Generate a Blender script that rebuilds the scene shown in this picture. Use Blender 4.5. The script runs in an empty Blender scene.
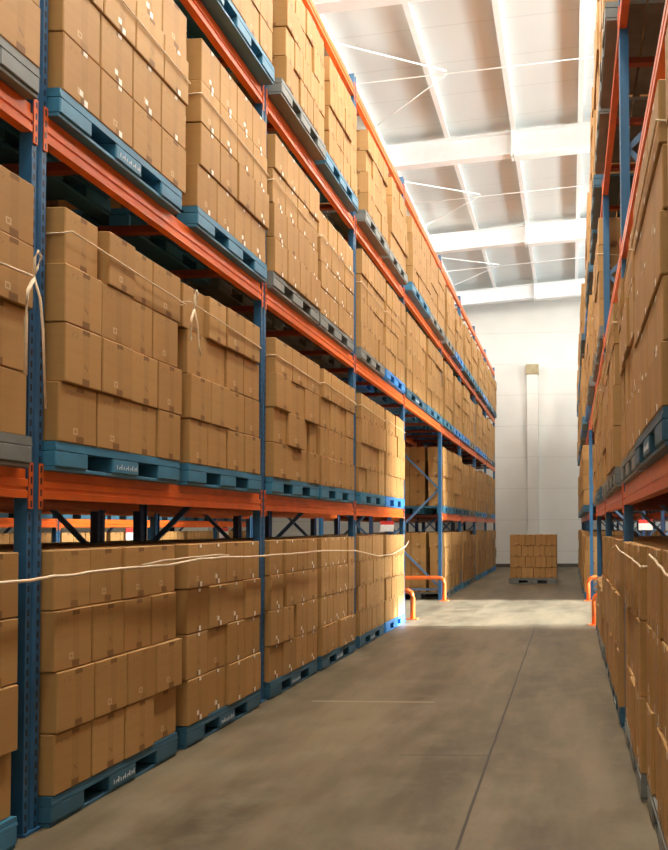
import bpy, bmesh, math, random
from mathutils import Vector, Matrix
random.seed(7)
SC = bpy.context.scene
COL = SC.collection
ORD = ['zeroth', 'first', 'second', 'third', 'fourth', 'fifth', 'sixth', 'seventh', 'eighth', 'ninth', 'tenth', 'eleventh', 'twelfth']

# ------------------------------------------------------------------ camera
PX, PY, YAW, PITCH, ROLL, FOC = 522.986, 503.327, .0605, .0304, -.0056, 780.0
def cam_axes():
    cy, sy, cp, sp = math.cos(YAW), math.sin(YAW), math.cos(PITCH), math.sin(PITCH)
    fw = Vector((-sy * cp, cy * cp, sp)); rt = Vector((cy, sy, 0)); up = rt.cross(fw)
    cr, sr = math.cos(ROLL), math.sin(ROLL)
    return cr * rt + sr * up, -sr * rt + cr * up, fw
RT, UP, FW = cam_axes()
CAMP = Vector((0, 0, 1.4))
cd = bpy.data.cameras.new('camera'); cam = bpy.data.objects.new('camera', cd); COL.objects.link(cam)
cam.matrix_world = Matrix(((RT.x, UP.x, -FW.x, CAMP.x), (RT.y, UP.y, -FW.y, CAMP.y), (RT.z, UP.z, -FW.z, CAMP.z), (0, 0, 0, 1)))
cd.sensor_fit = 'AUTO'; cd.sensor_width = 36; cd.lens = FOC * 36 / 850
cd.shift_x = (334 - PX) / 850; cd.shift_y = (PY - 425) / 850
cd.clip_start = .05; cd.clip_end = 200
SC.camera = cam
def proj(P):
    d = Vector(P) - CAMP; z = d.dot(FW)
    if z < .1: return None
    return PX + FOC * d.dot(RT) / z, PY - FOC * d.dot(UP) / z

# ------------------------------------------------------------------ materials
class NT:
    def __init__(s, name):
        s.m = bpy.data.materials.new(name); s.m.use_nodes = True
        s.t = s.m.node_tree; s.b = s.t.nodes['Principled BSDF']
    def n(s, t, **k):
        o = s.t.nodes.new(t)
        for a, v in k.items():
            if a.startswith('i_'): o.inputs[int(a[2:])].default_value = v
            else: setattr(o, a, v)
        return o
    def l(s, a, b): s.t.links.new(a, b)
    def math(s, op, a, b=None, c=None):
        o = s.n('ShaderNodeMath', operation=op)
        for i, v in enumerate((a, b, c)):
            if v is None: continue
            if isinstance(v, (int, float)): o.inputs[i].default_value = v
            else: s.l(v, o.inputs[i])
        return o.outputs[0]
    def mix(s, fac, a, b):
        o = s.n('ShaderNodeMix', data_type='RGBA')
        for i, v in ((0, fac), (6, a), (7, b)):
            if isinstance(v, (int, float)): o.inputs[i].default_value = v
            elif isinstance(v, tuple): o.inputs[i].default_value = v + (1,)
            else: s.l(v, o.inputs[i])
        return o.outputs[2]
    def noise(s, scale, detail=3, vec=None, rough=.5):
        o = s.n('ShaderNodeTexNoise'); o.inputs['Scale'].default_value = scale; o.inputs['Detail'].default_value = detail
        o.inputs['Roughness'].default_value = rough
        if vec is not None: s.l(vec, o.inputs['Vector'])
        return o.outputs['Fac']
    def ramp(s, fac, lo, hi):
        o = s.n('ShaderNodeMapRange'); o.clamp = True
        o.inputs[1].default_value = lo; o.inputs[2].default_value = hi; s.l(fac, o.inputs[0]); return o.outputs[0]
    def bump(s, h, st, dist=.01):
        o = s.n('ShaderNodeBump'); o.inputs['Strength'].default_value = st; o.inputs['Distance'].default_value = dist
        s.l(h, o.inputs['Height']); s.l(o.outputs[0], s.b.inputs['Normal'])
    def base(s, c):
        if isinstance(c, tuple): s.b.inputs['Base Color'].default_value = c + (1,)
        else: s.l(c, s.b.inputs['Base Color'])
    def rough(s, r): s.b.inputs['Roughness'].default_value = r
    def spec(s, r): s.b.inputs['Specular IOR Level'].default_value = r

def paint(name, c, rough=.45, var=.12, scale=6, metal=0):
    k = NT(name); tc = k.n('ShaderNodeTexCoord')
    f = k.noise(scale, 4, tc.outputs['Object'])
    lo = tuple(x * (1 - var) for x in c); hi = tuple(min(1, x * (1 + var)) for x in c)
    k.base(k.mix(k.ramp(f, .3, .7), lo, hi)); k.rough(rough); k.b.inputs['Metallic'].default_value = metal
    return k.m

def rect_mask(k, u, v, cu, cv, hu, hv):
    a = k.math('LESS_THAN', k.math('ABSOLUTE', k.math('SUBTRACT', u, cu)), hu)
    b = k.math('LESS_THAN', k.math('ABSOLUTE', k.math('SUBTRACT', v, cv)), hv)
    return k.math('MULTIPLY', a, b)

def cardboard():
    k = NT('cardboard')
    oi = k.n('ShaderNodeObjectInfo'); ge = k.n('ShaderNodeNewGeometry'); uv = k.n('ShaderNodeUVMap'); tc = k.n('ShaderNodeTexCoord')
    r = k.math('FRACT', k.math('ADD', oi.outputs['Random'], ge.outputs['Random Per Island']))
    r2 = k.math('FRACT', k.math('MULTIPLY', r, 7.31)); r3 = k.math('FRACT', k.math('MULTIPLY', r, 13.7))
    sep = k.n('ShaderNodeSeparateXYZ'); k.l(uv.outputs[0], sep.inputs[0]); u, v = sep.outputs[0], sep.outputs[1]
    csep = k.n('ShaderNodeSeparateColor'); k.l(oi.outputs['Color'], csep.inputs[0])
    mp = k.n('ShaderNodeMapping'); mp.inputs['Scale'].default_value = (1.2, 1.2, 18)
    k.l(tc.outputs['Object'], mp.inputs[0])
    fib = k.noise(3, 3, mp.outputs[0]); blot = k.noise(4.5, 3, tc.outputs['Object'])
    c = k.mix(r, (.395, .214, .068), (.485, .276, .098))
    c = k.mix(k.math('MULTIPLY', k.ramp(r2, 0, 1), .35), c, (.36, .19, .063))
    c = k.mix(k.math('MULTIPLY', k.ramp(fib, .35, .7), .22), c, (.31, .16, .055))
    c = k.mix(k.math('MULTIPLY', k.ramp(blot, .45, .75), .2), c, (.51, .305, .125))
    # darker closing strip of clear tape and its tabs
    strip = rect_mask(k, u, v, .55, .5, .09, .6)
    c = k.mix(k.math('MULTIPLY', strip, .22), c, (.27, .14, .05))
    t1 = rect_mask(k, u, v, .55, .065, .10, .065); t2 = rect_mask(k, u, v, .55, .95, .10, .05)
    tabs = k.math('MULTIPLY', k.math('MAXIMUM', t1, t2), k.ramp(r3, .0, .3))
    c = k.mix(k.math('MULTIPLY', tabs, .8), c, (.175, .082, .028))
    # printed outline square and faint grey printing
    sq = k.math('SUBTRACT', rect_mask(k, u, v, .43, .21, .06, .055), rect_mask(k, u, v, .43, .21, .032, .03))
    c = k.mix(k.math('MULTIPLY', sq, k.math('MULTIPLY', k.math('GREATER_THAN', r2, .55), .55)), c, (.72, .56, .36))
    nz = k.noise(60, 1, tc.outputs['Object'])
    pr = k.math('MULTIPLY', rect_mask(k, u, v, .36, .85, .2, .045), k.math('GREATER_THAN', nz, .54))
    c = k.mix(k.math('MULTIPLY', pr, .35), c, (.20, .11, .05))
    pr2 = k.math('MULTIPLY', rect_mask(k, u, v, .56, .33, .055, .06), k.math('GREATER_THAN', nz, .5))
    c = k.mix(k.math('MULTIPLY', pr2, k.math('MULTIPLY', k.math('LESS_THAN', r2, .4), .45)), c, (.18, .09, .04))
    # glints on the tape, painted white into some cartons' colour
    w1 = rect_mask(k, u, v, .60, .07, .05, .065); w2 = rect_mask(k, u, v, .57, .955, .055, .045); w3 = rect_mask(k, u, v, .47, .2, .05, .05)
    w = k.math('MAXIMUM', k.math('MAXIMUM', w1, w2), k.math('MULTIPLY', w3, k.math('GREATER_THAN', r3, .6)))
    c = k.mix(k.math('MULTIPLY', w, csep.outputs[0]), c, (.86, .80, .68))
    k.base(c); k.rough(.62); k.spec(.3)
    k.bump(k.noise(14, 3, tc.outputs['Object']), .18, .006)
    return k.m

def slotted(name, c, holes=True):
    k = NT(name); tc = k.n('ShaderNodeTexCoord'); ge = k.n('ShaderNodeNewGeometry')
    sep = k.n('ShaderNodeSeparateXYZ'); k.l(tc.outputs['Object'], sep.inputs[0])
    f = k.noise(5, 4, tc.outputs['Object'])
    col = k.mix(k.ramp(f, .35, .7), tuple(x * .85 for x in c), tuple(x * 1.12 for x in c))
    ns = k.n('ShaderNodeSeparateXYZ'); k.l(tc.outputs['Normal'], ns.inputs[0])
    front = k.math('GREATER_THAN', k.math('ABSOLUTE', ns.outputs[0]), .8)
    ay = k.math('ABSOLUTE', k.math('SUBTRACT', k.math('ABSOLUTE', sep.outputs[1]), .033))
    zz = k.math('FRACT', k.math('MULTIPLY', sep.outputs[2], 1 / .055))
    hole = k.math('MULTIPLY', k.math('LESS_THAN', ay, .0062), k.math('LESS_THAN', k.math('ABSOLUTE', k.math('SUBTRACT', zz, .5)), .28))
    col = k.mix(k.math('MULTIPLY', hole, front), col, (.006, .008, .012))
    k.base(col); k.rough(.38)
    return k.m

def concrete():
    k = NT('concrete'); tc = k.n('ShaderNodeTexCoord'); P = tc.outputs['Object']
    sep = k.n('ShaderNodeSeparateXYZ'); k.l(P, sep.inputs[0])
    mp = k.n('ShaderNodeMapping'); mp.inputs['Scale'].default_value = (1.6, .35, 1); k.l(P, mp.inputs[0])
    big = k.noise(.9, 5, mp.outputs[0], .6); med = k.noise(3.2, 6, P, .65); fine = k.noise(45, 4, P, .7)
    c = k.mix(k.ramp(big, .38, .62), (.074, .053, .025), (.186, .140, .078))
    c = k.mix(k.math('MULTIPLY', k.ramp(med, .45, .66), .5), c, (.225, .185, .118))
    c = k.mix(k.math('MULTIPLY', k.ramp(fine, .4, .75), .22), c, (.09, .065, .04))
    stain = k.noise(1.3, 4, mp.outputs[0], .7)
    c = k.mix(k.math('MULTIPLY', k.ramp(stain, .5, .7), .55), c, (.088, .070, .036))
    # saw-cut joint along the aisle, wandering hairline crossing it
    wob = k.math('MULTIPLY', k.math('SUBTRACT', k.noise(2.5, 3, P), .5), .015)
    jx = k.math('ABSOLUTE', k.math('ADD', k.math('ADD', sep.outputs[0], .505), wob))
    j = k.math('MULTIPLY', k.math('LESS_THAN', jx, .0075), k.math('LESS_THAN', sep.outputs[1], 11))
    wob2 = k.math('MULTIPLY', k.math('SUBTRACT', k.noise(3.1, 3, P), .5), .12)
    jy = k.math('ABSOLUTE', k.math('SUBTRACT', k.math('ADD', sep.outputs[1], wob2), 4.8))
    j2 = k.math('MULTIPLY', k.math('LESS_THAN', jy, .02), rect_mask(k, sep.outputs[0], sep.outputs[1], -.78, 4.8, .28, .3))
    c = k.mix(k.math('MULTIPLY', j, .85), c, (.025, .018, .012)); c = k.mix(k.math('MULTIPLY', j2, .5), c, (.05, .036, .024))
    # worn pale line across the aisle
    jl = k.math('MULTIPLY', k.math('LESS_THAN', k.math('ABSOLUTE', k.math('SUBTRACT', sep.outputs[1], 6.25)), .025), rect_mask(k, sep.outputs[0], sep.outputs[1], -1.6, 6.2, .5, .5))
    c = k.mix(k.math('MULTIPLY', jl, .35), c, (.42, .34, .23))
    k.base(c)
    rr = k.n('ShaderNodeMapRange'); rr.inputs[3].default_value = .42; rr.inputs[4].default_value = .7; k.l(med, rr.inputs[0]); k.l(rr.outputs[0], k.b.inputs['Roughness'])
    k.bump(fine, .12, .004)
    return k.m

def panelled(name, c, seam_axis=2, pitch=1.1, amp=.08):
    k = NT(name); tc = k.n('ShaderNodeTexCoord'); sep = k.n('ShaderNodeSeparateXYZ'); k.l(tc.outputs['Object'], sep.inputs[0])
    f = k.noise(1.2, 4, tc.outputs['Object'])
    col = k.mix(k.ramp(f, .3, .7), tuple(x * (1 - amp) for x in c), c)
    z = k.math('FRACT', k.math('MULTIPLY', sep.outputs[seam_axis], 1 / pitch))
    seam = k.math('LESS_THAN', k.math('ABSOLUTE', k.math('SUBTRACT', z, .5)), .012)
    col = k.mix(k.math('MULTIPLY', seam, .35), col, tuple(x * .6 for x in c))
    k.base(col); k.rough(.6)
    return k.m

M = dict(
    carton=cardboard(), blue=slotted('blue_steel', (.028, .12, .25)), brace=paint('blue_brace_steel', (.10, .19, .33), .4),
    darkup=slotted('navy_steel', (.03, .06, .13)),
    orange=paint('orange_beam_paint', (.80, .15, .02), .36, .1, 8), conn=slotted('orange_connector_paint', (.72, .13, .025)),
    bar=paint('red_brown_bar_paint', (.28, .055, .022), .5), guard=paint('orange_guard_paint', (.85, .17, .03), .3),
    pal_blue=paint('blue_pallet_plastic', (.045, .19, .31), .45, .2, 5), pal_grey=paint('grey_pallet_plastic', (.17, .185, .175), .5, .2, 5),
    pal_teal=paint('dark_blue_pallet_plastic', (.03, .105, .165), .5, .2, 5), pal_bright=paint('bright_blue_pallet_plastic', (.04, .24, .62), .4, .15, 5),
    floor=concrete(), wall=panelled('white_wall_sheet', (.80, .775, .715)), roof=panelled('cream_roof_deck', (.60, .635, .625), 1, 1.0, .05),
    white=paint('white_steel', (.84, .86, .855), .5, .03), cord=paint('cream_twine', (.78, .62, .42), .8, .1, 30),
    cap=paint('tan_cap', (.42, .33, .19), .7), skirt=paint('dark_skirting', (.10, .085, .07), .7),
    red=paint('red_sign', (.7, .05, .04), .5), signw=paint('white_sign', (.85, .83, .8), .5), mark=paint('white_stencil', (.62, .68, .72), .7),
    door=paint('roller_door_frame', (.35, .36, .37), .5), mesh_dark=paint('dark_steel', (.05, .05, .055), .6))

# ------------------------------------------------------------------ mesh helpers
def mesh_from(name, verts, faces, mat, bevel=0, smooth=False):
    me = bpy.data.meshes.new(name); me.from_pydata(verts, [], faces); me.materials.append(M[mat])
    bm = bmesh.new(); bm.from_mesh(me)
    bmesh.ops.recalc_face_normals(bm, faces=bm.faces)
    if bevel:
        bmesh.ops.bevel(bm, geom=bm.edges[:], offset=bevel, segments=1, affect='EDGES', profile=.5)
    bm.to_mesh(me); bm.free()
    if smooth:
        for p in me.polygons: p.use_smooth = True
    return me
BF = [(0, 1, 3, 2), (4, 6, 7, 5), (0, 4, 5, 1), (2, 3, 7, 6), (0, 2, 6, 4), (1, 5, 7, 3)]
def box_vf(boxes):
    V, F = [], []
    for x0, x1, y0, y1, z0, z1 in boxes:
        b = len(V)
        V += [(x, y, z) for x in (x0, x1) for y in (y0, y1) for z in (z0, z1)]
        F += [tuple(b + i for i in f) for f in BF]
    return V, F
def boxes_mesh(name, boxes, mat, bevel=0): return mesh_from(name, *box_vf(boxes), mat, bevel)
def prism(name, pts, mat, axis, a, b):
    """closed profile PTS extruded along AXIS ('y' : pts are (x,z); 'z' : pts are (x,y)) from a to b"""
    n = len(pts)
    mk = (lambda p, t: (p[0], t, p[1])) if axis == 'y' else ((lambda p, t: (p[0], p[1], t)) if axis == 'z' else (lambda p, t: (t, p[0], p[1])))
    V = [mk(p, a) for p in pts] + [mk(p, b) for p in pts]
    F = [(i, (i + 1) % n, n + (i + 1) % n, n + i) for i in range(n)] + [tuple(range(n)), tuple(range(2 * n - 1, n - 1, -1))]
    return mesh_from(name, V, F, mat)
def tube(name, pts, r, mat, seg=8):
    P = [Vector(p) for p in pts]; V, F = [], []
    for i, p in enumerate(P):
        t = (P[min(i + 1, len(P) - 1)] - P[max(i - 1, 0)]).normalized()
        a = t.cross(Vector((0, 0, 1)));
        if a.length < .2: a = t.cross(Vector((0, 1, 0)))
        a.normalize(); b = t.cross(a)
        for s in range(seg):
            an = 2 * math.pi * s / seg
            V.append(tuple(p + r * (math.cos(an) * a + math.sin(an) * b)))
    for i in range(len(P) - 1):
        for s in range(seg):
            F.append((i * seg + s, i * seg + (s + 1) % seg, (i + 1) * seg + (s + 1) % seg, (i + 1) * seg + s))
    F += [tuple(range(seg)), tuple(range((len(P) - 1) * seg, len(P) * seg))]
    return mesh_from(name, V, F, mat, 0, True)
def bar_mesh(name, a, b, w, h, mat):
    a, b = Vector(a), Vector(b); t = (b - a).normalized(); s = t.cross(Vector((0, 1, 0)));
    if s.length < .1: s = t.cross(Vector((1, 0, 0)))
    s.normalize(); q = t.cross(s)
    V = [tuple(p + i * s * w / 2 + j * q * h / 2) for p in (a, b) for i in (-1, 1) for j in (-1, 1)]
    return mesh_from(name, V, [(0, 1, 3, 2), (4, 6, 7, 5), (0, 4, 5, 1), (2, 3, 7, 6), (0, 2, 6, 4), (1, 5, 7, 3)], mat)
def put(name, me, parent=None, loc=(0, 0, 0), rz=0, **props):
    o = bpy.data.objects.new(name, me); COL.objects.link(o); o.location = loc; o.rotation_euler = (0, 0, rz)
    if parent is not None: o.parent = parent
    for k, v in props.items(): o[k] = v
    return o
def structure(name, me, parent=None): return put(name, me, parent, kind='structure')
def copy_tree(o, parent=None):
    c = o.copy(); COL.objects.link(c)
    if parent is not None: c.parent = parent
    for ch in o.children: copy_tree(ch, c)
    return c

# ------------------------------------------------------------------ the building
XW0, XW1, YW0, YW1 = -13.0, 13.0, -5.0, 27.3
def zc(x): return 9.70 + .08 * (x + 1.5)
structure('floor', boxes_mesh('floor', [(XW0, XW1, YW0, YW1, -.2, 0)], 'floor'))
structure('wall_back', boxes_mesh('wall_back', [(XW0, XW1, YW1, YW1 + .2, 0, 11.2)], 'wall'))
structure('wall_front', boxes_mesh('wall_front', [(XW0, XW1, YW0 - .2, YW0, 0, 11.2)], 'wall'))
structure('wall_left', boxes_mesh('wall_left', [(XW0 - .2, XW0, YW0, YW1, 0, 11.2)], 'wall'))
DY0, DY1, DZ = 10.9, 15.3, 5.0          # the open loading door on the right
WZ0, WZ1 = 5.4, 7.0                       # the long window band above it
structure('wall_right', boxes_mesh('wall_right', [
    (XW1, XW1 + .2, YW0, DY0, 0, WZ0), (XW1, XW1 + .2, DY1, YW1, 0, WZ0), (XW1, XW1 + .2, DY0, DY1, DZ, WZ0),
    (XW1, XW1 + .2, YW0, YW1, WZ1, 11.2)], 'wall'))
structure('trim_1', boxes_mesh('trim_1', [(XW1 - .05, XW1 + .22, DY0 - .12, DY0, 0, DZ), (XW1 - .05, XW1 + .22, DY1, DY1 + .12, 0, DZ), (XW1 - .05, XW1 + .22, DY0 - .12, DY1 + .12, DZ, DZ + .12)], 'door'))
# unseen frosted pane added to keep the sun out of the window band
fp = NT('frosted_sun_screen'); fp.base((.7, .72, .72)); fp.rough(.6)
tr = fp.n('ShaderNodeBsdfTranslucent'); tr.inputs[0].default_value = (.3, .31, .31, 1); mxs = fp.n('ShaderNodeMixShader', i_0=.25)
fp.l(fp.b.outputs[0], mxs.inputs[1]); fp.l(tr.outputs[0], mxs.inputs[2]); fp.l(mxs.outputs[0], fp.t.nodes['Material Output'].inputs[0])
M['frost'] = fp.m
structure('window_1', boxes_mesh('window_1', [(XW1 + .08, XW1 + .12, YW0, YW1, WZ0 + .001, WZ1 - .001)], 'frost'))
# roof deck (sloping up to the right)
def sloped(name, x0, x1, y0, y1, top, bot, mat):
    V = [(x, y, zc(x) + d) for x in (x0, x1) for y in (y0, y1) for d in (bot, top)]
    return mesh_from(name, V, BF, mat)
structure('ceiling', sloped('ceiling', XW0, XW1, YW0, YW1, .15, 0, 'roof'))
PUR = [-1.11 + 1.37 * k for k in range(-8, 11)]
for i, x in enumerate(PUR):
    z = zc(x)
    pts = [(x - .05, z - .16), (x + .05, z - .16), (x + .05, z - .145), (x + .012, z - .135), (x + .012, z - .002), (x - .012, z - .002), (x - .012, z - .135), (x - .05, z - .145)]
    structure('trim_%d' % (i + 10), prism('purlin', pts, 'white', 'y', YW0 + .01, YW1 - .01))
RAF = [.75, 5.8, 10.85, 15.9, 20.9, 26.0]
for i, y in enumerate(RAF):
    V, F = [], []
    def seg(x0, x1, ya, yb, za, zb):
        b = len(V)
        V.extend([(x, yy, zc(x) + d) for x in (x0, x1) for yy in (ya, yb) for d in (za, zb)])
        F.extend([tuple(b + j for j in f) for f in BF])
    seg(XW0 + .02, XW1 - .02, y - .012, y + .012, -.62, -.17)      # web
    seg(XW0 + .02, XW1 - .02, y - .11, y + .11, -.64, -.62)        # bottom flange
    seg(XW0 + .02, XW1 - .02, y - .11, y + .11, -.185, -.165)      # top flange
    for xs in (-1.15, -7.5, 5.4):
        seg(xs - .014, xs + .014, y - .13, y + .13, -.70, -.165)   # bolted end plates
    seg(-1.1, 5.35, y - .112, y + .112, -.70, -.64)
    structure('trim_%d' % (i + 40), mesh_from('rafter', V, F, 'white'))
    # tie rods and a pair of bracing rods per roof bay
for i, y in enumerate([13.3, 18.4, 23.4]):
    put('tie_rod', tube('tie_rod', [(-6.5, y, zc(-6.5) - .3), (5, y + .1, zc(5) - .3)], .010, 'white'), kind='structure')
for i, y in enumerate(RAF[2:5]):
    put('bracing_rod', tube('bracing_rod', [(-5.2, y + .3, zc(-5.2) - .3), (-2.1, y + 2.4, zc(-2.1) - .3)], .014, 'white'), kind='structure')
    put('bracing_rod', tube('bracing_rod', [(-2.1, y + 2.5, zc(-2.1) - .3), (-4.6, y + 4.7, zc(-4.6) - .3)], .009, 'white'), kind='structure')
structure('baseboard_back', boxes_mesh('baseboard_back', [(XW0, XW1, YW1 - .05, YW1 - .005, 0, .12)], 'skirt'))
pil = structure('trim_2', boxes_mesh('pilaster', [(-1.49, -1.09, YW1 - .28, YW1 - .06, 0, 6.72)], 'wall', .01))
structure('trim_3', boxes_mesh('pilaster_cap', [(-1.51, -1.07, YW1 - .30, YW1 - .06, 6.725, 7.08)], 'cap', .01))

# ------------------------------------------------------------------ racks
LEV = [1.682, 3.394, 5.024, 6.61]; BH = .135; RD = 1.06; RTOP = 6.74
BAY = 2.71
def upright_mesh(mat): # local: front face at x=0 looking to -x ; depth +x
    pts = [(0, -.05), (0, -.019), (.014, -.012), (.014, .012), (0, .019), (0, .05), (.062, .05), (.062, .036), (.05, .036), (.05, -.036), (.062, -.036), (.062, -.05)]
    return prism('upright', pts, mat, 'z', .012, RTOP)
UPM = {m: upright_mesh(m) for m in ('blue', 'darkup')}
FOOT = boxes_mesh('foot_plate', [(-.015, .09, -.055, .055, 0, .012)], 'blue')
BEAMP = [(0, 0), (0, .032), (.007, .036), (.007, .05), (0, .054), (0, .086), (.012, .090), (.012, BH), (.055, BH), (.055, 0)]
BEAM = {}
def beam_mesh(L):
    k = round(L, 3)
    if k not in BEAM: BEAM[k] = prism('beam', BEAMP, 'orange', 'y', -L / 2, L / 2)
    return BEAM[k]
CONN = boxes_mesh('beam_connector', [(-.007, -.001, -.0498, -.0205, -.05, .165), ], 'conn', .0015)
CONNR = boxes_mesh('beam_connector', [(-.007, -.001, .0205, .0498, -.05, .165), ], 'conn', .0015)
BARM = boxes_mesh('support_bar', [(.058, RD - .058, -.03, .03, 0, .045)], 'bar')
BRM = {}
def brace_mesh(z0, z1, flip):
    k = (round(z1 - z0, 2), flip)
    if k not in BRM:
        a, b = (.05, 0), (RD - .05, z1 - z0)
        if flip: a, b = (RD - .05, 0), (.05, z1 - z0)
        BRM[k] = bar_mesh('brace', (a[0], 0, a[1]), (b[0], 0, b[1]), .04, .025, 'brace')
    return BRM[k]
HBR = {m: bar_mesh('brace', (.05, 0, 0), (RD - .05, 0, 0), .04, .025, m) for m in ('brace', 'darkup')}
def rack(label, xf, s, frames, levels=LEV, front='blue', connectors=True, detail=True, bars=4, bridge=None):
    """xf: X of the aisle face; s=-1 when the rack lies towards -X; local +x runs into the rack"""
    root = put('pallet_rack', None, None, (xf, frames[0], 0), 0 if s > 0 else math.pi, label=label, category='pallet rack', group='pallet racks')
    def ly(y): return (y - frames[0]) * s
    for j, y in enumerate(frames):
        for back in (0, 1):
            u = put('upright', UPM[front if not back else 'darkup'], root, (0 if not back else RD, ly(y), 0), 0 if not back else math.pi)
            put('foot_plate', FOOT, u)
        z = .25
        if detail:
            put('brace', HBR['brace'], root, (0, ly(y), .2)); flip = False
            while z + .95 < RTOP:
                put('brace', brace_mesh(z, z + .95, flip), root, (0, ly(y), z)); flip = not flip; z += .95
            put('brace', HBR['brace'], root, (0, ly(y), RTOP - .2))
    for j in range(len(frames) - 1):
        y0, y1 = frames[j], frames[j + 1]; L = y1 - y0 - .1 - .004; ym = (y0 + y1) / 2
        for li, z in enumerate(levels):
            if j == bridge and li == 0: continue
            b = put('beam', beam_mesh(L), root, (-.004, ly(ym), z - BH))
            if connectors:
                for q, e in ((CONN, y0), (CONNR, y1)) if s < 0 else ((CONNR, y0), (CONN, y1)):
                    d = (ly(e) - ly(ym))
                    put('beam_connector', q, b, (.003, d, 0))
            put('beam', beam_mesh(L), root, (RD + .004, ly(ym), z - BH), math.pi)
            if detail:
                for t in range(bars):
                    put('support_bar', BARM, root, (0, ly(y0 + .05 + (t + .5) * (y1 - y0 - .1) / bars), z - BH + .06))
    return root
LXF, RXF = -2.50, .37
FLN = [.79, 3.50, 6.21, 8.92, 11.63]
FRN = [.0, 2.70, 5.45, 8.20, 10.98]
FFAR = [15.06 + BAY * k for k in range(5)]
rack('tall blue and orange pallet rack lining the left of the aisle, bridging the cross aisle', LXF, -1, FLN + FFAR, bridge=4, bars=3)
rack('tall blue and orange pallet rack lining the right of the aisle, bridging the cross aisle', RXF, 1, FRN + FFAR, bridge=4, bars=3)
L2F, R2F = LXF - 2 * RD - .30, RXF + 2 * RD + .30
rack('dark rack standing back to back behind the left pallet rack', L2F, 1, FLN + FFAR, bars=3, bridge=4)
rack('dark rack standing back to back behind the right pallet rack', R2F, -1, FRN + FFAR, bars=3, bridge=4)
L3F, R3F = L2F - 3.0, R2F + 3.0
LOWL = [1.57, 3.2, 4.85]
rack('blue rack glimpsed across the next aisle through the left rack', L3F, -1, [.79 + BAY * k - 2.71 for k in range(9)], levels=LOWL, bars=2)
rack('blue rack glimpsed across the next aisle through the right rack', R3F, 1, [.21 + BAY * k - 2.71 for k in range(5)], levels=LOWL, bars=2)

# ------------------------------------------------------------------ pallets and cartons
PH, PW, PD = .14, 1.18, 1.08
PM = {}
for col in ('pal_blue', 'pal_grey', 'pal_teal', 'pal_bright'):
    gaps = [i * PD / 7 for i in range(7)]
    PM[col] = dict(
        deck=boxes_mesh('top_deck', [(g + .004, g + PD / 7 - .010, 0, PW, .113, PH) for g in gaps] + [(x, x + .1, 0, PW, .098, .1128) for x in (0, PD / 2 - .05, PD - .1)], col),
        block=boxes_mesh('block', [(0, .15, 0, .25, .0185, .0978)], col, .006),
        skid=boxes_mesh('skid', [(0, .13, 0, PW, 0, .018)], col, .002),
        whole=boxes_mesh('pallet', [(0, PD, 0, PW, .105, PH)] + [(x, x + .13, 0, PW, 0, .018) for x in (0, .475, .95)] + [(x, x + .13, y, y + .24, .018, .105) for x in (0, .475, .95) for y in (0, .47, .94)], col))
COLNAME = dict(pal_blue='blue', pal_grey='grey', pal_teal='dark blue', pal_bright='bright blue')
def make_pallet(col, parts):
    o = put('pallet', None if parts else PM[col]['whole'])
    if parts:
        put('top_deck', PM[col]['deck'], o)
        for x in (0, .465, .93):
            put('skid', PM[col]['skid'], o, (x + .01, 0, 0))
            for y in (0, .465, .93): put('block', PM[col]['block'], o, (x, y, 0))
    return o
PROTO = {}
def pallet(col, x, y, z, s, parts, **props):
    """x: X of its aisle face, s: direction into the rack, y: near end"""
    k = (col, parts)
    if k not in PROTO: o = PROTO[k] = make_pallet(col, parts)
    else: o = copy_tree(PROTO[k]); o.scale = (1, 1, 1)
    if s > 0: o.location = (x, y, z); o.rotation_euler = (0, 0, 0)
    else: o.location = (x, y + PW, z); o.rotation_euler = (0, 0, math.pi)
    for a, v in props.items(): o[a] = v
    return o

CART = {}
def carton_mesh(w, d, h):
    k = (round(w, 3), round(d, 3), round(h, 3))
    if k in CART: return CART[k]
    w, d, h = k
    me = boxes_mesh('carton', [(-d / 2, d / 2, -w / 2, w / 2, 0, h)], 'carton', .005)
    uvl = me.uv_layers.new(name='UVMap')
    for p in me.polygons:
        n = p.normal
        for li in p.loop_indices:
            c = me.vertices[me.loops[li].vertex_index].co
            if abs(n.x) > .8: uvq = ((c.y / w + .5) if n.x > 0 else (.5 - c.y / w), c.z / h)
            elif abs(n.y) > .8: uvq = (.5 + c.x / d * (1 if n.y < 0 else -1), c.z / h)
            else: uvq = (.05, .5)
            uvl.data[li].uv = uvq
    CART[k] = me
    return me

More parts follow.
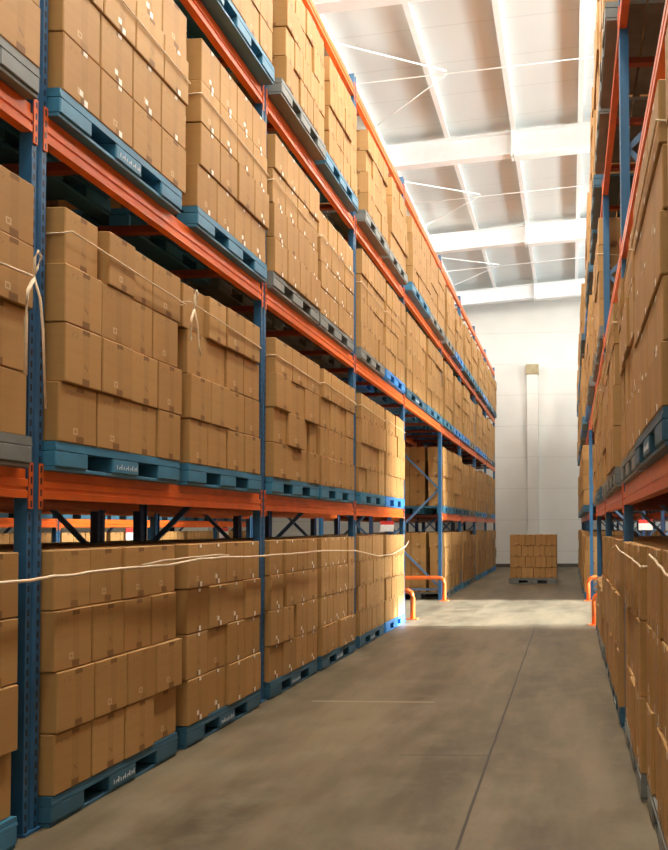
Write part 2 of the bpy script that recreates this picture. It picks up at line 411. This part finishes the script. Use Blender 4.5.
CANDS = []          # every front carton: dict(pos, rot, dims, key, row, col, nrows, sticker)
STUFF = []          # cartons merged: (pos, rot, dims)
LOADS = []          # loads that get a twine: (side, x_front, y0, y1, z, key)
PAT = [[.295] * 4, [.295] * 4, [.39, .39, .39], [.236] * 5, [.295, .44, .44], [.44, .295, .44], [.35, .47, .35], [.2] * 6, [.47, .235, .47]]
def load(side, sec, lev, pi, xf, s, y0, z0, rows=None, rh=.291, nrow=4, jit=1.0, glint=0, ncol_seed=None, deep=2, front=True, length=1.18):
    """a pallet load standing on z0; s points into the rack"""
    rnd = random.Random(hash((side, sec, lev, pi)) % 99991 if ncol_seed is None else ncol_seed)
    z = z0 + .0015; mx = None
    for r in range(nrow):
        row = rows[r] if rows and r < len(rows) and rows[r] else (PAT[0] if rnd.random() < .55 else rnd.choice(PAT))
        widths, dxs, h, ys = row, None, rh, 0
        if isinstance(row, dict):
            widths = row['w']; dxs = row.get('dx'); h = row.get('h', rh); ys = row.get('dy', 0)
        off = rnd.choice([0, 0, 0, .008, -.008, .012]) * jit
        y = y0 + ys + rnd.uniform(0, .012) * jit
        k = length / 1.18
        for c, w in enumerate(widths):
            if w < 0: y += -w; continue
            w *= k
            dx = (dxs[c] if dxs else off + rnd.choice([0, 0, 0, 0, .008, -.006, .016]) * jit)
            dep = .30
            pos = (xf + s * (dep / 2 + dx), y + w / 2, z); rot = rnd.uniform(-.006, .006) * jit
            e = dict(pos=pos, rot=rot, dims=(w - .009, dep, h - .004), key=(side, sec, lev, pi), row=r, col=sum(1 for q in widths[:c] if q > 0), nrows=nrow,
                     glint=glint if rnd.random() < .8 else 0, s=s)
            if front: CANDS.append(e)
            else: STUFF.append((pos, rot, e['dims']))
            y += w
        for dd in range(deep):
            nb = 4
            for c in range(nb):
                w = length / nb
                STUFF.append(((xf + s * (.36 + .15 + dd * .30 + .01), y0 + (c + .5) * w, z), 0, (w - .012, .29, h - .003)))
        z += h
    return z
LNAME = ['floor level', 'first shelf', 'second shelf', 'third shelf']
def pcol(side, sec, lev, b, p, rnd):
    if side == 'left' and sec == 'near':
        if b == 2 and lev < 3 and p == 1: return 'pal_bright'
        if b < 0: return 'pal_grey' if lev else 'pal_blue'
        if lev == 3: return rnd.choice(['pal_grey', 'pal_grey', 'pal_blue'])
        if lev == 2 and b >= 1 : return 'pal_grey'
        if lev == 0 and b >= 1: return 'pal_teal'
        if lev == 0: return 'pal_teal'
        return 'pal_blue'
    if side == 'right' and sec == 'near': return rnd.choice(['pal_grey', 'pal_grey', 'pal_teal'])
    return rnd.choice(['pal_blue', 'pal_blue', 'pal_bright', 'pal_grey', 'pal_teal'])

B4 = [.295] * 4
SPECIAL = {
    ('left', 'near', 0, 0, 0): [B4, {'w': [.295, .295, .295, .31], 'dy': .01, 'dx': [-.01, -.01, -.012, -.012]}, {'w': [.29, .29, .29, .29]}, B4],
    ('left', 'near', 0, 0, 1): [B4, B4, B4, B4],
    ('left', 'near', 0, 1, 0): [B4, {'w': [.27, .25, -.08, .28, .29]}, {'w': [.27, -.06, .28, .28, .28]}, {'w': [.3, -.03, .28, .28, .28]}],
    ('left', 'near', 0, 1, 1): [{'w': [.27, .27, -.05, .28, .3]}, {'w': [.2, .2, .27, .27, .24]}, {'w': [.24, .23, .235, .235, .24]}, {'w': [.24, .23, .235, .235, .24]}],
    ('left', 'near', 1, 0, 0): [{'w': [.31, .31, .29, .27], 'dx': [.0, .0, .01, .0]}, {'w': [.30, .29, .29, .29], 'dy': .03, 'dx': [-.015, -.015, 0, 0]},
                                {'w': [.305, .29, .24, .30], 'dy': .03, 'dx': [-.012, -.005, .01, .01]}, {'w': [.275, -.045, .255, .22, .33], 'dy': .065, 'dx': [.02, 0, -.012, .01, .01]}],
    ('left', 'near', 1, 0, 1): [{'w': [.25, .29, -.03, .29, .29]}, {'w': [.29, .29, .29, .29], 'dx': [-.01, -.01, .01, .01]}, {'w': [.28, .29, .28, .30]}, {'w': [.31, .265, .29, .29], 'dy': -.04, 'dx': [.03, 0, -.01, -.01]}],
    ('left', 'near', 1, 1, 0): [{'w': [.42, .42, -.03, .30]}, {'w': [.29, .42, .2, -.07, .2], 'dx': [0, -.02, .03, 0, .03]}, {'w': [.36, .41, .41], 'dx': [-.025, .01, .0]}, {'w': [.4, .39, .36], 'dy': .04, 'h': .30, 'dx': [0, 0, 0]}],
    ('left', 'near', 1, 1, 1): [{'w': [.24, .24, .35, .35]}, {'w': [.24, .31, .31, .31]}, {'w': [.29, .29, .29, .29]}, {'w': [.24, .2, -.02, .28, .42], 'dy': .03, 'dx': [-.01, -.01, 0, 0, 0]}],
    ('left', 'near', 2, 0, 0): [{'w': [.305] * 4, 'dx': [0] * 4, 'dy': .012}, {'w': [.305] * 4, 'dx': [.004] * 4, 'dy': .012}, {'w': [.305] * 4, 'dx': [-.006] * 4, 'dy': .016}, {'w': [.305] * 4, 'dx': [-.003, -.003, .006, .006], 'dy': .016}],
    ('left', 'near', 2, 0, 1): [{'w': [.29] * 4, 'dx': [.008] * 4}, {'w': [.29] * 4, 'dx': [0, 0, -.01, -.012], 'dy': .02}, {'w': [.287] * 4, 'dx': [0] * 4, 'dy': .02}, {'w': [.282] * 4, 'dx': [.006] * 4, 'dy': .04}],
}
GLINTS = {('left', 'near', 0, 0, 1): 1, ('left', 'near', 0, 1, 0): 1, ('left', 'near', 2, 0, 0): 1, ('left', 'near', 2, 0, 1): 1, ('left', 'near', 2, 1, 0): 1, ('left', 'near', 2, 1, 1): 1,
       ('left', 'near', 0, 1, 1): 1, ('left', 'near', 2, 2, 0): 1, ('right', 'near', 1, 0, 0): 1, ('right', 'near', 1, 0, 1): 1, ('right', 'near', 0, 0, 0): 1, ('right', 'near', 0, 0, 1): 1, ('right', 'near', 2, 0, 1): 1}  # loads whose cartons get the painted tape glints
def in_frame_area(e):
    d = e['dims']; x = e['pos'][0] - e['s'] * d[1] / 2; pts = []
    for yy in (-1, 1):
        for zz in (0, 1):
            q = proj((x, e['pos'][1] + yy * d[0] / 2, e['pos'][2] + zz * d[2]))
            if q is None: return 0
            pts.append(q)
    xs = [min(max(q[0], 0), 668) for q in pts]; ysl = [min(max(q[1], 0), 850) for q in pts]
    return (max(xs) - min(xs)) * abs((ysl[1] - ysl[0]) + (ysl[3] - ysl[2])) / 2
PALS = []
def vis_pallet(side, xf, y, z):
    for yy in (y + .1, y + .6, y + 1.1):
        for dz in (.07, .4, .9):
            q = proj((xf, yy, z + dz))
            if q and -2 < q[0] < 670 and -2 < q[1] < 852: return True
    return False
def key_skip(side, sec, lev, b):
    return side == 'right' and sec == 'near' and lev == 2 and b < 2     # empty shelf spaces in the photo
def fill(side, sec, xload, s, frames, skip=(), levs=(0, 1, 2, 3)):
    for lev in levs:
        z = 0 if lev == 0 else LEV[lev - 1] + .001
        for b in range(len(frames) - 1):
            for p in (0, 1):
                bi = b - 1 if sec == 'near' else b
                if key_skip(side, sec, lev, bi): continue
                stretch = 1
                key = (side, sec, lev, bi, p)
                if key in skip: continue
                rnd = random.Random(str(key))
                shrink = 1.0
                if sec == 'middle': stretch = (frames[1] - frames[0] - .32) / 2 / 1.18
                y0 = frames[b] + .062 + (p * (1.18 * stretch + .09 - 1.30)) + (0 if p == 0 else 1.30 + rnd.uniform(-.02, .035))
                if side == 'left' and sec == 'near' and bi == 0: y0 = 3.562 if p == 0 else (4.855 if lev < 2 else 4.955)
                if side == 'left' and sec == 'near' and bi == -1 and p == 1 and lev: y0 = 2.20 + .018 * lev
                if side == 'left' and sec == 'near' and bi == 1 and p == 0 and lev == 0: y0 = 6.275
                if sec != 'middle' and (lev == 3 or (sec == 'far' and lev == 2)): shrink = .87
                xl = xload + s * rnd.choice([0, 0, .012, -.01])
                if side == 'left' and sec == 'near' and bi < 1: xl = xload
                if side == 'right' and sec == 'near' and lev == 0: xl += .01 if key[3:] != (0, 0) else .045
                if side == 'right' and sec == 'near' and lev == 3: xl -= .04
                if side == 'left' and lev == 3: xl += .055
                vis = vis_pallet(side, xl, y0, z)
                col = pcol(side, sec, lev, bi, p, rnd)
                nrow, rh = 4, .291
                if lev == 3: rh = .254
                if key == ('left', 'near', 2, 1, 1): rh = .262
                if side == 'right' and sec == 'near' and lev == 0 and bi == 2: nrow = 2
                if sec == 'far' and rnd.random() < .3: rh *= rnd.choice([.92, .96])
                if side == 'right' and sec == 'near' and lev == 0 and bi < 2: nrow, rh = 3, .388
                if key == ('right', 'near', 1, 0, 0): nrow, rh = 5, .236
                rows = SPECIAL.get(key)
                if side == 'right' and sec == 'near' and lev == 0: rows = [rnd.choice([[.2] * 6, [.236] * 5, B4]) for _ in range(nrow)]
                if side == 'right' and sec == 'near' and lev == 1 and bi == 0: rows = [{'w': [.39, .39, .39], 'dx': [0, 0, .003]}, {'w': [.59, .59], 'dx': [.01, .01]}] * 3 if p == 0 else [PAT[7], PAT[3], B4, B4]
                PALS.append((key, col, xl, y0, z, s, vis, stretch))
                yb = y0 + (.10 if shrink < 1 else 0)
                load(side, sec, lev, (bi, p), xl, s, yb, z + PH, rows, rh, nrow, 1.0, GLINTS.get(key, 0), str(key), 2, vis, 1.18 * stretch * shrink)
fill('left', 'near', LXF + .06, -1, FLN)
fill('left', 'far', LXF + .04, -1, FFAR)
fill('left', 'middle', LXF + .05, -1, [FLN[-1], FFAR[0]], levs=(2, 3))
fill('right', 'middle', RXF - .085, 1, [FRN[-1], FFAR[0]], levs=(2, 3))
fill('right', 'near', RXF - .045, 1, FRN, skip=())
fill('right', 'far', RXF - .12, 1, FFAR)
# lone pallet against the end wall
END_KEY = ('end', 'wall', 0, 0, 0)

# --- ordinals of pallets in view
count = {}; ORDI = {}
for key, col, xl, y0, z, s, vis, stretch in sorted(PALS, key=lambda t: t[3]):
    if vis:
        g = key[:3]; count[g] = count.get(g, 0) + 1; ORDI[key] = count[g]
STUFFPAL = []
for key, col, xl, y0, z, s, vis, stretch in PALS:
    side, sec, lev, b, p = key
    if not vis: STUFFPAL.append((xl, y0, z, s)); continue
    lab = '%s pallet %s in view on the %s, %s %s rack' % (COLNAME[col], ORD[ORDI[key]], LNAME[lev], sec, side)
    o = pallet(col, xl, y0, z, s, sec != 'far', label=lab, category='pallet', group='pallets on the %s of the %s %s rack' % (LNAME[lev], sec, side))
    if stretch != 1:
        o.scale = (1, stretch, 1)
        if s < 0: o.location.y = y0 + PW * stretch
    if key in (('left', 'near', 1, 0, 0), ('left', 'near', 0, 0, 0), ('left', 'near', 2, 0, 0)):
        bx, hh = [], [.03, .022, .03, .016, .026, .014, .02, .03, .015, .024]
        for i, h in enumerate(hh): bx.append((-.0015, -.0002, .485 + i * .021, .485 + i * .021 + .006, .04, .04 + h))
        for i in (0, 2, 4, 7): bx.append((-.0015, -.0002, .485 + i * .021 + .006, .485 + i * .021 + .02, .05, .055))
        me = boxes_mesh('stencil_mark', bx, 'mark')
        put('stencil_mark', me, o, label='worn white stencilled marking')
V, F = [], []
for xl, y0, z, s in STUFFPAL:
    v, f = box_vf([(xl, xl + s * PD, y0, y0 + PW, z + .10, z + PH)] + [(xl + s * q, xl + s * (q + .15), y0 + w, y0 + w + .24, z, z + .10) for q in (0, .46, .93) for w in (0, .47, .94)])
    v = [(min(max(a, -99), 99), b, c) for a, b, c in v]; n0 = len(V); V += v; F += [tuple(n0 + i for i in q) for q in f]

# rows of racks behind: their loads are countless brown cartons glimpsed through gaps
def back_loads(xf, s, frames, levels, hts=LEV, short=0):
    for lev in levels:
        z = 0 if lev == 0 else hts[lev - 1] + .001
        for b in range(len(frames) - 1):
            for p in (0, 1):
                y0 = frames[b] + .07 + p * 1.29
                xx = xf - s * .02
                n0 = len(V); v, f = box_vf([(xx, xx + s * PD, y0, y0 + PW, z + .10, z + PH), (xx, xx + s * PD, y0, y0 + .25, z, z + .10), (xx, xx + s * PD, y0 + .465, y0 + .715, z, z + .10), (xx, xx + s * PD, y0 + .93, y0 + PW, z, z + .10)])
                V.extend(v); F.extend([tuple(n0 + i for i in q) for q in f])
                rnd = random.Random(str((xf, lev, b, p)))
                zz = z + PH + .0015; rh = (.285 if lev < 3 else .26) if not (short and lev == 0) else .303
                for r in range(4 if lev or rnd.random() < .7 else 3):
                    for c in range(4):
                        w = 1.18 / 4
                        for dd in range(2):
                            STUFF.append(((xx + s * (.265 + dd * .52), y0 + (c + .5) * w, zz), 0, (w - .012, .51, rh - .003)))
                    zz += rh
back_loads(L2F, 1, FLN, (0, 1, 2, 3))
back_loads(L2F, 1, FFAR, (0, 1, 2, 3))
back_loads(R2F, -1, FRN, (0, 1, 2, 3))
back_loads(R2F, -1, FFAR, (0, 1, 2, 3))
back_loads(L3F, -1, [.79 + BAY * k - 2.71 for k in range(9)], (0, 1, 2, 3), LOWL, 1)
back_loads(R3F, 1, [.21 + BAY * k - 2.71 for k in range(5)], (0, 1, 2), LOWL, 1)
put('stored_pallets', mesh_from('stored_pallets', V, F, 'pal_teal'), kind='stuff', label='blue pallets under the loads hidden deeper in the racks', category='pallet')

# lone pallet against the end wall
EX0, EX1, EY = -1.50, -.37, 19.25
ep = put('pallet', None, label='blue grey pallet alone on the floor before the white end wall', category='pallet')
ep.location = (EX0 + (EX1 - EX0 - PW) / 2, EY + PD, 0); ep.rotation_euler = (0, 0, -math.pi / 2)
put('top_deck', PM['pal_grey']['deck'], ep)
for x in (0, .465, .93):
    put('skid', PM['pal_grey']['skid'], ep, (x - .03 + .05, 0, 0))
    for y in (0, .465, .93): put('block', PM['pal_grey']['block'], ep, (x, y, 0))
er = random.Random(5)
for dd in range(3):
    for r in range(4):
        ws = [.29, .29, .29, .29] if r % 2 == 0 else [.38, .25, .27, .26]
        x = EX0
        for c, w in enumerate(ws):
            pos = (x + w / 2, EY + .155 + dd * .34 + er.choice([0, .01, .02]), PH + .0015 + r * .268)
            if dd == 0: CANDS.append(dict(pos=pos, rot=math.pi / 2 + er.uniform(-.006, .006), dims=(w - .008, .30, .264), key=END_KEY, row=r, col=c, nrows=4, ncols=4, glint=0, s=1, area=420))
            else: STUFF.append((pos, math.pi / 2, (w - .012, .30, .264)))
            x += w

# --- the 300 cartons that show largest are objects, the rest one object
for e in CANDS:
    if 'area' not in e: e['area'] = in_frame_area(e)
CANDS.sort(key=lambda e: -e['area'])
ROWN = {3: ['bottom', 'middle', 'top'], 5: ['bottom', 'second lowest', 'middle', 'second highest', 'top'], 4: ['bottom', 'second lowest', 'second highest', 'top'], 2: ['lower', 'upper']}
proto = put('carton', None); bpy.data.objects.remove(proto)
for i, e in enumerate(CANDS):
    if i < 300:
        o = put('carton', carton_mesh(*e['dims']), None, e['pos'], e['rot'])
        o.color = (e['glint'], 0, 0, 1)
        rn = ROWN[e['nrows']][e['row']]
        if e['key'] == END_KEY:
            o['label'] = 'brown carton %s across in the %s row of the lone end wall pallet' % (ORD[e['col'] + 1], rn)
            o['group'] = 'cartons on the lone pallet'
        else:
            side, sec, lev, (b, p) = e['key']
            ws = e['col'] + 1
            o['label'] = '%scarton %s along in %s row, %s pallet, %s, %s %s rack' % ('glint-painted ' if e['glint'] else 'plain brown ', ORD[ws], rn, ORD[ORDI[(side, sec, lev, b, p)]], LNAME[lev], sec, side)
            o['group'] = 'cartons on the %s of the %s %s rack' % (LNAME[lev], sec, side)
        o['category'] = 'carton'
    else:
        STUFF.append((e['pos'], e['rot'], e['dims']))
V, F, UV = [], [], []
def quad_uv(n): return [(0, 0), (0, 1), (1, 1), (1, 0)]
for (px, py, pz), rot, (w, d, h) in STUFF:
    c, sn = math.cos(rot), math.sin(rot); b = len(V)
    for x in (-d / 2, d / 2):
        for y in (-w / 2, w / 2):
            for z in (0, h): V.append((px + c * x - sn * y, py + sn * x + c * y, pz + z))
    F += [tuple(b + i for i in f) for f in BF]
    UV += [(1, 0), (1, 1), (0, 1), (0, 0), (0, 0), (1, 0), (1, 1), (0, 1), (0, 0), (1, 0), (1, 1), (0, 1), (0, 0), (0, 1), (1, 1), (1, 0)] + [(.05, .5)] * 8
me = bpy.data.meshes.new('stored_cartons'); me.from_pydata(V, [], F); me.materials.append(M['carton'])
ul = me.uv_layers.new(name='UVMap')
for i, q in enumerate(UV): ul.data[i].uv = q
bm = bmesh.new(); bm.from_mesh(me); bmesh.ops.recalc_face_normals(bm, faces=bm.faces); bm.to_mesh(me); bm.free()
so = put('stored_cartons', me, kind='stuff', label='further brown cartons filling the depths and far ends of the racks', category='carton'); so.color = (0, 0, 0, 1)

# ------------------------------------------------------------------ twine round the loads
def wavy(pts, n=6, a=.003):
    out = []
    for i in range(len(pts) - 1):
        p, q = Vector(pts[i]), Vector(pts[i + 1])
        for t in range(n):
            v = p.lerp(q, t / n)
            if 0 < t: v += Vector((0, 0, random.uniform(-a, a)))
            out.append(tuple(v))
    return out + [tuple(pts[-1])]
for key, col, xl, y0, z, s, vis, stretch in PALS:
    side, sec, lev, b, p = key
    if not vis or sec != 'near' or lev not in (1, 2) or b < 0: continue
    zz = z + PH + (.291 * 3 + .15 if lev == 1 else .291 * 2 + .19)
    if lev == 1 and side == 'left' and b == 0: zz = z + PH + .291 * 3 + .16
    xo = xl - s * .038
    ext = [(e['pos'][1] - e['dims'][0] / 2, e['pos'][1] + e['dims'][0] / 2, e['pos'][0]) for e in CANDS if e['key'] == (side, sec, lev, (b, p)) and e['pos'][2] - .05 < zz < e['pos'][2] + e['dims'][2] + .05]
    ya, yb = min(t[0] for t in ext) - .007, min(max(t[1] for t in ext) + .007, max(t[1] for t in ext) + .007)
    xo = (max if s < 0 else min)(t[2] for t in ext) - s * (.15 + .008)
    pts = wavy([(xo + s * .30, ya, zz - .02), (xo, ya, zz), (xo, yb, zz - .035), (xo + s * .3, yb, zz - .045)], 5)
    put('twine', tube('twine', pts, .0045, 'cord', 6), label='cream twine round the %s pallet\'s cartons, %s, near %s rack' % (ORD[ORDI[key]], LNAME[lev], side), category='twine', group='twines tied round pallet loads')
# knotted twine hanging on the load at the picture's edge, and on the second load
def hanging(x, y, z, lab, n=1.0):
    t = put('knotted_twine', None, None, (x, y, z), label=lab, category='twine')
    put('loop', tube('loop', [(0, 0, 0), (0, .03, .05), (.004, .05, .11), (.004, .03, .13), (.003, .01, .09), (0, .01, .0)], .006, 'cord', 6), t)
    put('tail', tube('tail', [(0, .01, 0), (.006, -.035, -.07), (.008, -.05, -.2), (.01, -.05, -.66 * n)], .0085, 'cord', 6), t)
    put('tail', tube('tail', [(0, .01, 0), (.005, .045, -.08), (.006, .065, -.22), (.01, .085, -.85 * n)], .006, 'cord', 6), t)
    return t
hanging(-2.395, 3.32, 2.53, 'knotted cream twine with two long tails hanging beside the nearest upright, first shelf', .68)
hanging(-2.37, 4.76, 2.79, 'short knotted twine tied at the second pallet of cartons past the nearest upright', .33)
put('twine', tube('twine', wavy([(-2.39, 2.2, 2.48), (-2.395, 3.325, 2.535)], 5), .0055, 'cord', 6), label='cream twine round the cartons cut by the picture edge, first shelf of left rack', category='twine', group='twines tied round pallet loads')
# long slack twine along the floor-level loads on the left
LX = -2.395
pts = [(LX, y_, z_) for y_, z_ in [(2.7, 1.18), (3.207, 1.177), (3.33, 1.175), (3.45, 1.181), (3.534, 1.182), (3.645, 1.18), (3.846, 1.188), (4.005, 1.19), (4.167, 1.189), (4.429, 1.187), (4.663, 1.191), (4.922, 1.205), (5.288, 1.203), (5.94, 1.186), (6.499, 1.182), (7.438, 1.183), (8.564, 1.149), (9.604, 1.049), (10.428, 1.045), (11.263, 1.133)]] + [(LX - .05, 11.7, 1.2)]
put('twine', tube('twine', wavy(pts, 2, .004), .0085, 'cord', 6), label='long slack cream twine strung along the floor level cartons of the left rack', category='twine')
pts = [(LX + .022, y_, z_) for y_, z_ in [(4.199, 1.20), (4.466, 1.218), (4.769, 1.222), (5.114, 1.225), (5.3, 1.215)]]
put('twine', tube('twine', wavy(pts, 3, .003), .006, 'cord', 6), label='second short strand of twine looping below the long one, second floor level pallet', category='twine')
RX = RXF - .065
pts = [(RX, y_, z_) for y_, z_ in [(7.0, .98), (6.492, 1.115), (5.835, 1.233), (5.307, 1.275), (4.977, 1.251), (4.191, 1.242), (3.792, 1.233), (3.415, 1.22), (3.16, 1.24)]]
put('twine', tube('twine', wavy(pts, 3, .006), .005, 'cord', 6), label='slack cream twine looping over the far floor level cartons of the right rack', category='twine')
pts = [(RX, y_, z_) for y_, z_ in [(3.05, 1.29), (2.745, 1.265), (2.44, 1.243), (2.0, 1.2)]]
put('twine', tube('twine', wavy(pts, 3, .006), .005, 'cord', 6), label='slack cream twine on the floor level cartons cut by the right picture edge', category='twine')

# ------------------------------------------------------------------ rack end guards
def guard(xa, s, y, lab):
    pts = [(xa, y, .012), (xa, y, .34)]
    for t in range(1, 7):
        a = t / 6 * math.pi / 2
        pts.append((xa + s * .1 * (1 - math.cos(a)), y, .34 + .1 * math.sin(a)))
    xe = xa + s * 1.15
    for t in range(0, 7):
        a = t / 6 * math.pi / 2
        pts.append((xe - s * .1 + s * .1 * math.sin(a), y, .34 + .1 * math.cos(a)))
    pts.append((xe, y, .012))
    g = put('rack_guard', None, None, (0, 0, 0), label=lab, category='rack guard', group='orange rack end guards')
    put('hoop', tube('hoop', pts, .038, 'guard', 12), g)
    for x in (xa, xe): put('foot_plate', boxes_mesh('foot_plate', [(x - .08, x + .08, y - .08, y + .08, 0, .012)], 'guard'), g)
guard(-2.42, -1, 11.86, 'orange tube guard at the near left rack\'s end, facing the cross aisle')
guard(-2.42, -1, 14.84, 'orange tube guard before the far left rack, across the cross aisle')
guard(.33, 1, 11.18, 'orange tube guard at the near right rack\'s end, facing the cross aisle')
guard(.33, 1, 14.84, 'orange tube guard before the far right rack, across the cross aisle')

# red and white plates seen through the gaps, hung on the racks of the next aisles
def sign(x, y, z, lab):
    t = put('rack_sign', None, None, (x, y, z), label=lab, category='sign', group='red and white plates in the next aisles')
    put('plate', boxes_mesh('plate', [(-.01, .01, -.22, .22, 0, .15)], 'signw'), t)
    put('red_band', boxes_mesh('red_band', [(-.01, .01, -.22, .22, .151, .23)], 'red'), t)

for y, w_ in ((10.9, 'first'), (13.6, 'second'), (17.3, 'third')):
    sign(L3F + .055, y, 1.19, 'red and white plate %s along on the rack across the left aisle' % w_)
def end_sign(x, lab):
    t = put('rack_sign', None, None, (x, 15.0, 1.33), label=lab, category='sign', group='red and white plates on rack ends')
    put('plate', boxes_mesh('plate', [(-.13, .13, -.008, .008, 0, .13)], 'signw'), t)
    put('red_band', boxes_mesh('red_band', [(-.13, .13, -.008, .008, .131, .2)], 'red'), t)
end_sign(LXF - RD, 'small red and white plate on the left rack frame beyond the cross aisle')
end_sign(RXF + RD, 'small red and white plate on the right rack frame beyond the cross aisle')

# ------------------------------------------------------------------ light
def area(name, loc, direction, sx, sy, energy, color=(1, .93, .82), spread=180):
    l = bpy.data.lights.new(name, 'AREA'); l.shape = 'RECTANGLE'; l.size = sx; l.size_y = sy; l.energy = energy; l.color = color; l.spread = math.radians(spread)
    o = bpy.data.objects.new(name, l); COL.objects.link(o); o.location = loc
    o.rotation_euler = Vector(direction).to_track_quat('-Z', 'Y').to_euler()
    return o
# low daylight through the open loading door along the cross aisle
sl = bpy.data.lights.new('low_sun', 'SUN'); sl.energy = 42; sl.angle = math.radians(1.2); sl.color = (.82, .92, 1.0)
sob = bpy.data.objects.new('low_sun', sl); COL.objects.link(sob); sob.rotation_euler = Vector((-1, 0, -.30)).to_track_quat('-Z', 'Y').to_euler()
area('door_daylight', (XW1 + .6, 13.1, 2.7), (-1, 0, -.03), 3.4, 3.6, 900, (1, .95, .86), 60)
# daylight through the long window band, thrown up against the roof
area('window_daylight', (XW1 - .12, 12, 6.0), (-1, 0, .28), 30, 1.5, 2350, (.80, 1, 1.07), 120)
# unseen lamps added above the double racks to brighten the upper cartons
for y in (0, 4, 8, 12, 16, 20):
    area('added_fill_light', (2.2, y, 8.9), (-.75, 0, -1), .5, 1.4, 130 if y < 10 else 200, (1, .95, .84))
    area('added_fill_light', (-4.4, y, 9.0), (.75, 0, -1), .5, 1.4, 160 if y < 10 else 120, (1, .95, .84))
for y, e_ in ((-3, 90), (0, 120), (3, 170), (6, 230), (9, 290)):  # added above the near aisle, out of view, lifting floor and lower cartons
    area('added_fill_light', (-.8, y, 9.0), (0, 0, -1), .5, 1.4, e_, (1, .95, .84))
for y in (16.35, 21.4):  # added behind the rafters, out of sight, for the far floor and wall
    area('added_fill_light', (-.9, y, 9.48), (0, 0, -1), 1.2, .3, 150, (1, .96, .88))
area('added_fill_light', (2.2, 22.6, 8.8), (-.7, .5, -.8), .5, 1.4, 110, (1, .99, .97))  # added unseen pair that brightens the end wall
area('added_fill_light', (-5.2, 22.6, 8.8), (.7, .5, -.8), .5, 1.4, 110, (1, .99, .97))
for y in (2, 8):  # added over the side aisles, unseen, to light the racks behind
    area('added_fill_light', (-6.3, y, 8.6), (0, 0, -1), .5, 1.4, 110, (1, .9, .78))
    area('added_fill_light', (4.0, y, 8.8), (0, 0, -1), .5, 1.4, 130, (1, .9, .78))
w = bpy.data.worlds.new('world'); SC.world = w; w.use_nodes = True
w.node_tree.nodes['Background'].inputs[0].default_value = (.75, .85, 1, 1); w.node_tree.nodes['Background'].inputs[1].default_value = .6

SC.view_settings.view_transform = 'Standard'; SC.view_settings.look = 'None'; SC.view_settings.gamma = 1; SC.view_settings.exposure = 0
SC.view_settings.use_curve_mapping = False
SC.cycles.max_bounces = 10; SC.cycles.diffuse_bounces = 6
